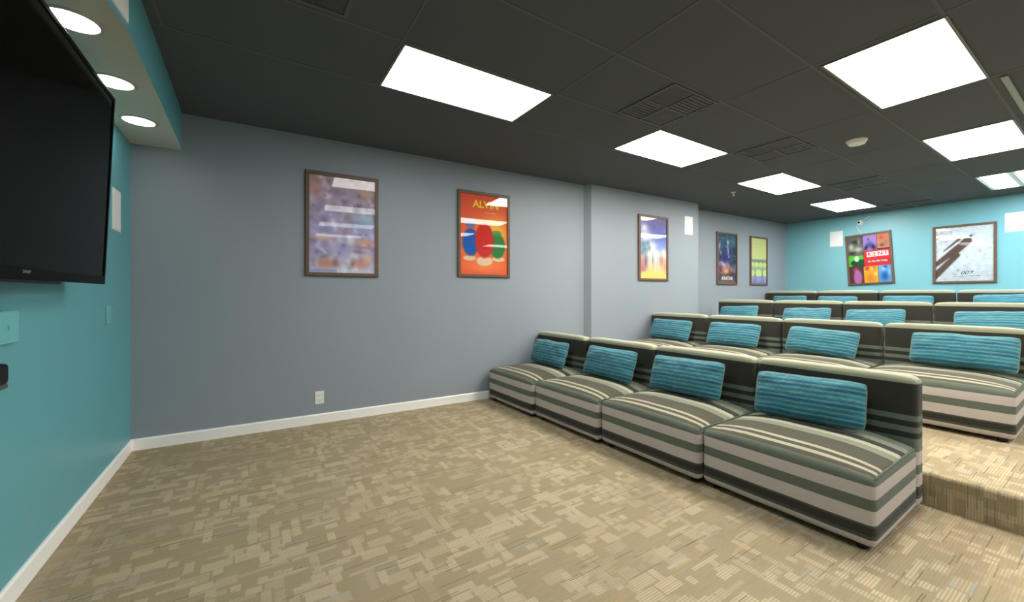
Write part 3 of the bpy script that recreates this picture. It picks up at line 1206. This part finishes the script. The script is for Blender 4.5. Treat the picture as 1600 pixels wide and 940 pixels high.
ROWS = [  # U at the wall, slope, v at the wall, tier height, phrase
    (3.222, 0.050, 4.430, 0.0, 'front row', 0.927, 0.012),
    (5.345, 0.040, 4.240, 0.21, 'second row', 0.937, 0.015),
    (7.270, 0.020, 4.240, 0.40, 'third row', 0.937, 0.02),
    (9.370, 0.020, 4.395, 0.57, 'last row by the teal wall', 0.940, 0.02)]
POS = ['next to the grey wall', 'second from the grey wall', 'third from the grey wall', 'at the aisle end']
mods = {}
for r, (U, a, v0, z, rowname, wd, th) in enumerate(ROWS):
    for k in range(4):
        v = v0 - wd * (k + 0.5) * math.cos(th)
        u = U + a * (v0 - v)
        sd = (r * 4 + k) % 4
        t = thing('sofa_module', 'striped armless sofa module, %s, %s' % (rowname, POS[k]), 'sofa', (u, v, z), th, 'striped sofa modules in the four rows')
        st = link('seat', part_mesh(('seat', sd), lambda: seat_bm(sd), [M_SIDE, M_TOP]), t)
        for sg in (-1, 1):
            link('piping', part_mesh(('piping', sd, sg), lambda: piping_bm(sd, sg), [M_PIPE]), st)
        link('backrest', part_mesh(('backrest', sd), lambda: back_bm(sd), [M_BACKF, M_CAP]), t)
        for fx in (-SD + 0.07, 0.06):
            for fy in (-SW / 2 + 0.07, SW / 2 - 0.07):
                f_ = link('foot', part_mesh(('foot', 0), foot_bm, [M_FOOT]), t)
                f_.location = (fx, fy, 0)
        mods[(r, k)] = t


# ------------------------------------------------------------------ lumbar cushions
def cushion_fabric():
    k = N('teal_striped_cushion_fabric')
    P = k.obj()
    x, y, z = k.sep(P)
    wob = k.math('MULTIPLY', k.math('SUBTRACT', k.noise(P, 7, 3), 0.5), 0.012)
    w1 = k.math('FRACT', k.math('ADD', k.math('DIVIDE', k.math('ADD', z, wob), 0.0325), 20.0))
    line = k.math('GREATER_THAN', w1, 0.60)
    w2 = k.math('FRACT', k.math('ADD', k.math('DIVIDE', k.math('ADD', z, wob), 0.0975), 20.4))
    shade = k.math('GREATER_THAN', w2, 0.5)
    blue = k.mix(shade, lin(10, 104, 136), lin(34, 124, 146))
    col = k.mix(k.math('MULTIPLY', line, 0.8), blue, lin(112, 146, 138))
    weave = k.noise(P, 380, 2)
    col = k.mix(0.2, col, k.mix(weave, (0.02, 0.05, 0.06, 1), (0.5, 0.65, 0.65, 1)), 'SOFT_LIGHT')
    k.base(col, 0.75, 0.25)
    k.b.inputs['Sheen Weight'].default_value = 0.2
    k.bump(k.math('ADD', k.noise(P, 13, 3), k.math('MULTIPLY', weave, 0.05)), 0.75, 0.03)
    return k.m


M_CUSH = cushion_fabric()
M_CPIPE = plain('olive_cushion_piping', lin(112, 134, 120), 0.85)
CW, CH, CT = 0.66, 0.308, 0.070


def cush_edge(t_, seed):
    """outline point for angle parameter"""


def cushion_surface(s, t_, side, seed):
    # s,t in -1..1
    es = 1 - 0.035 * abs(t_) ** 5 - 0.012 * (1 - abs(t_) ** 2)
    et = 1 - 0.085 * abs(s) ** 9 - 0.03 * (1 - abs(s) ** 2) - 0.03 * noise.noise(Vector((s * 2.2, seed * 4.0 + (1 if t_ > 0 else 0), 2.0)))
    y = s * CW / 2 * es
    z = t_ * CH / 2 * et
    prof = ((1 - abs(s) ** 3.4) * (1 - abs(t_) ** 2.6))
    th = CT * max(0.0, prof) ** 0.52
    nz = noise.noise(Vector((s * 2.3, t_ * 1.9, seed * 3.1 + 5 * side)))
    n2 = noise.noise(Vector((s * 6.0, t_ * 5.0, seed * 1.7 + 9 * side)))
    edge = max(abs(s), abs(t_))
    pleat = math.sin((s * 9 if abs(t_) > abs(s) else t_ * 7) + seed * 2) * max(0, edge - 0.45) * 0.030
    th *= 1 + 0.16 * nz + 0.09 * n2
    th += pleat * prof ** 0.5
    zz = z + 0.006 * nz * (1 - edge)
    sag = 0.012 * noise.noise(Vector((s * 1.5, seed * 2.0, 0.3))) * t_
    return Vector((-th * side, y, zz + sag))


def cushion_bm(seed, n=26, m=16):
    bm = bmesh.new()
    g = {}
    for side in (1, -1):
        for i in range(n + 1):
            for j in range(m + 1):
                rim = i in (0, n) or j in (0, m)
                key = (0 if rim else side, i, j)
                if key not in g:
                    s = math.sin((i / n - .5) * math.pi)
                    t_ = math.sin((j / m - .5) * math.pi)
                    co = cushion_surface(s, t_, side, seed)
                    if rim:
                        co.x = 0
                    g[key] = bm.verts.new(co)
    for side in (1, -1):
        def vv(i, j):
            return g[(0 if (i in (0, n) or j in (0, m)) else side, i, j)]
        for i in range(n):
            for j in range(m):
                bm.faces.new((vv(i, j), vv(i + 1, j), vv(i + 1, j + 1), vv(i, j + 1)))
    return bm


def cushion_pipe_bm(seed, n=26, m=16):
    bm = bmesh.new()
    pts = []
    S_ = [math.sin((i / n - .5) * math.pi) for i in range(n + 1)]
    T_ = [math.sin((j / m - .5) * math.pi) for j in range(m + 1)]
    loop = [(s, -1) for s in S_[:-1]] + [(1, t_) for t_ in T_[:-1]] + [(s, 1) for s in S_[::-1][:-1]] + [(-1, t_) for t_ in T_[::-1][:-1]]
    for s, t_ in loop:
        co = cushion_surface(s, t_, 1, seed)
        co.x = 0
        if not pts or (pts[-1] - co).length > 0.004:
            pts.append(co)
    tube(bm, pts, 0.0042, 6, closed=True)
    return bm


# (dy from module centre, roll deg, scale, lean deg, dz)
CU = {(0, 0): (0.02, 1, 1.0, 20, 0.0), (0, 1): (-0.02, 1, 1.03, 20, 0.0), (0, 2): (0.05, -1, 1.03, 19, 0.004), (0, 3): (0.072, -2, 1.0, 16, 0.000),
      (1, 0): (0.0, 1, 1.0, 24, 0), (1, 1): (0.03, 0, 1.0, 24, 0), (1, 2): (0.01, 3, 1.0, 26, 0), (1, 3): (-0.10, 1, 1.0, 20, 0.012),
      (2, 0): (0.02, -3, 0.97, 27, 0), (2, 1): (-0.06, -1, 0.95, 27, 0), (2, 2): (0.07, -2, 0.95, 27, 0.0), (2, 3): (-0.07, -2, 1.0, 28, 0),
      (3, 0): (-0.04, 0, 0.92, 20, 0), (3, 1): (0.10, 0, 0.92, 22, 0.0), (3, 2): (0.07, -1, 0.95, 20, 0), (3, 3): (-0.06, -2, 1.0, 18, 0.01)}
for (r, k), (dy, roll, sc, lean, dz) in CU.items():
    z, rowname = ROWS[r][3:5]
    mo = mods[(r, k)]
    th = mo.rotation_euler.z
    le = R(lean)
    lx = -(0.058 + CT * sc * 0.8 + 0.5 * CH * sc * math.sin(le) * 0.55)
    lz = 0.446 + 0.5 * CH * sc * math.cos(le) * 0.97 + 0.012 + dz
    off = Matrix.Rotation(th, 3, 'Z') @ Vector((lx, dy, 0))
    sd = (r + k * 3) % 5
    me = part_mesh(('cushion', sd), lambda: cushion_bm(sd), [M_CUSH])
    o = link('cushion', me)
    o.location = (mo.location.x + off.x, mo.location.y + off.y, z + lz)
    o.rotation_euler = (Matrix.Rotation(th, 4, 'Z') @ Matrix.Rotation(le, 4, 'Y') @ Matrix.Rotation(R(roll), 4, 'X')).to_euler()
    o.scale = (sc, sc, sc)
    tag(o, 'teal striped cushion, %s, %s' % (rowname, POS[k]), 'cushion', 'teal striped cushions on the sofas')
    link('piping', part_mesh(('cushion_piping', sd), lambda: cushion_pipe_bm(sd), [M_CPIPE]), o)
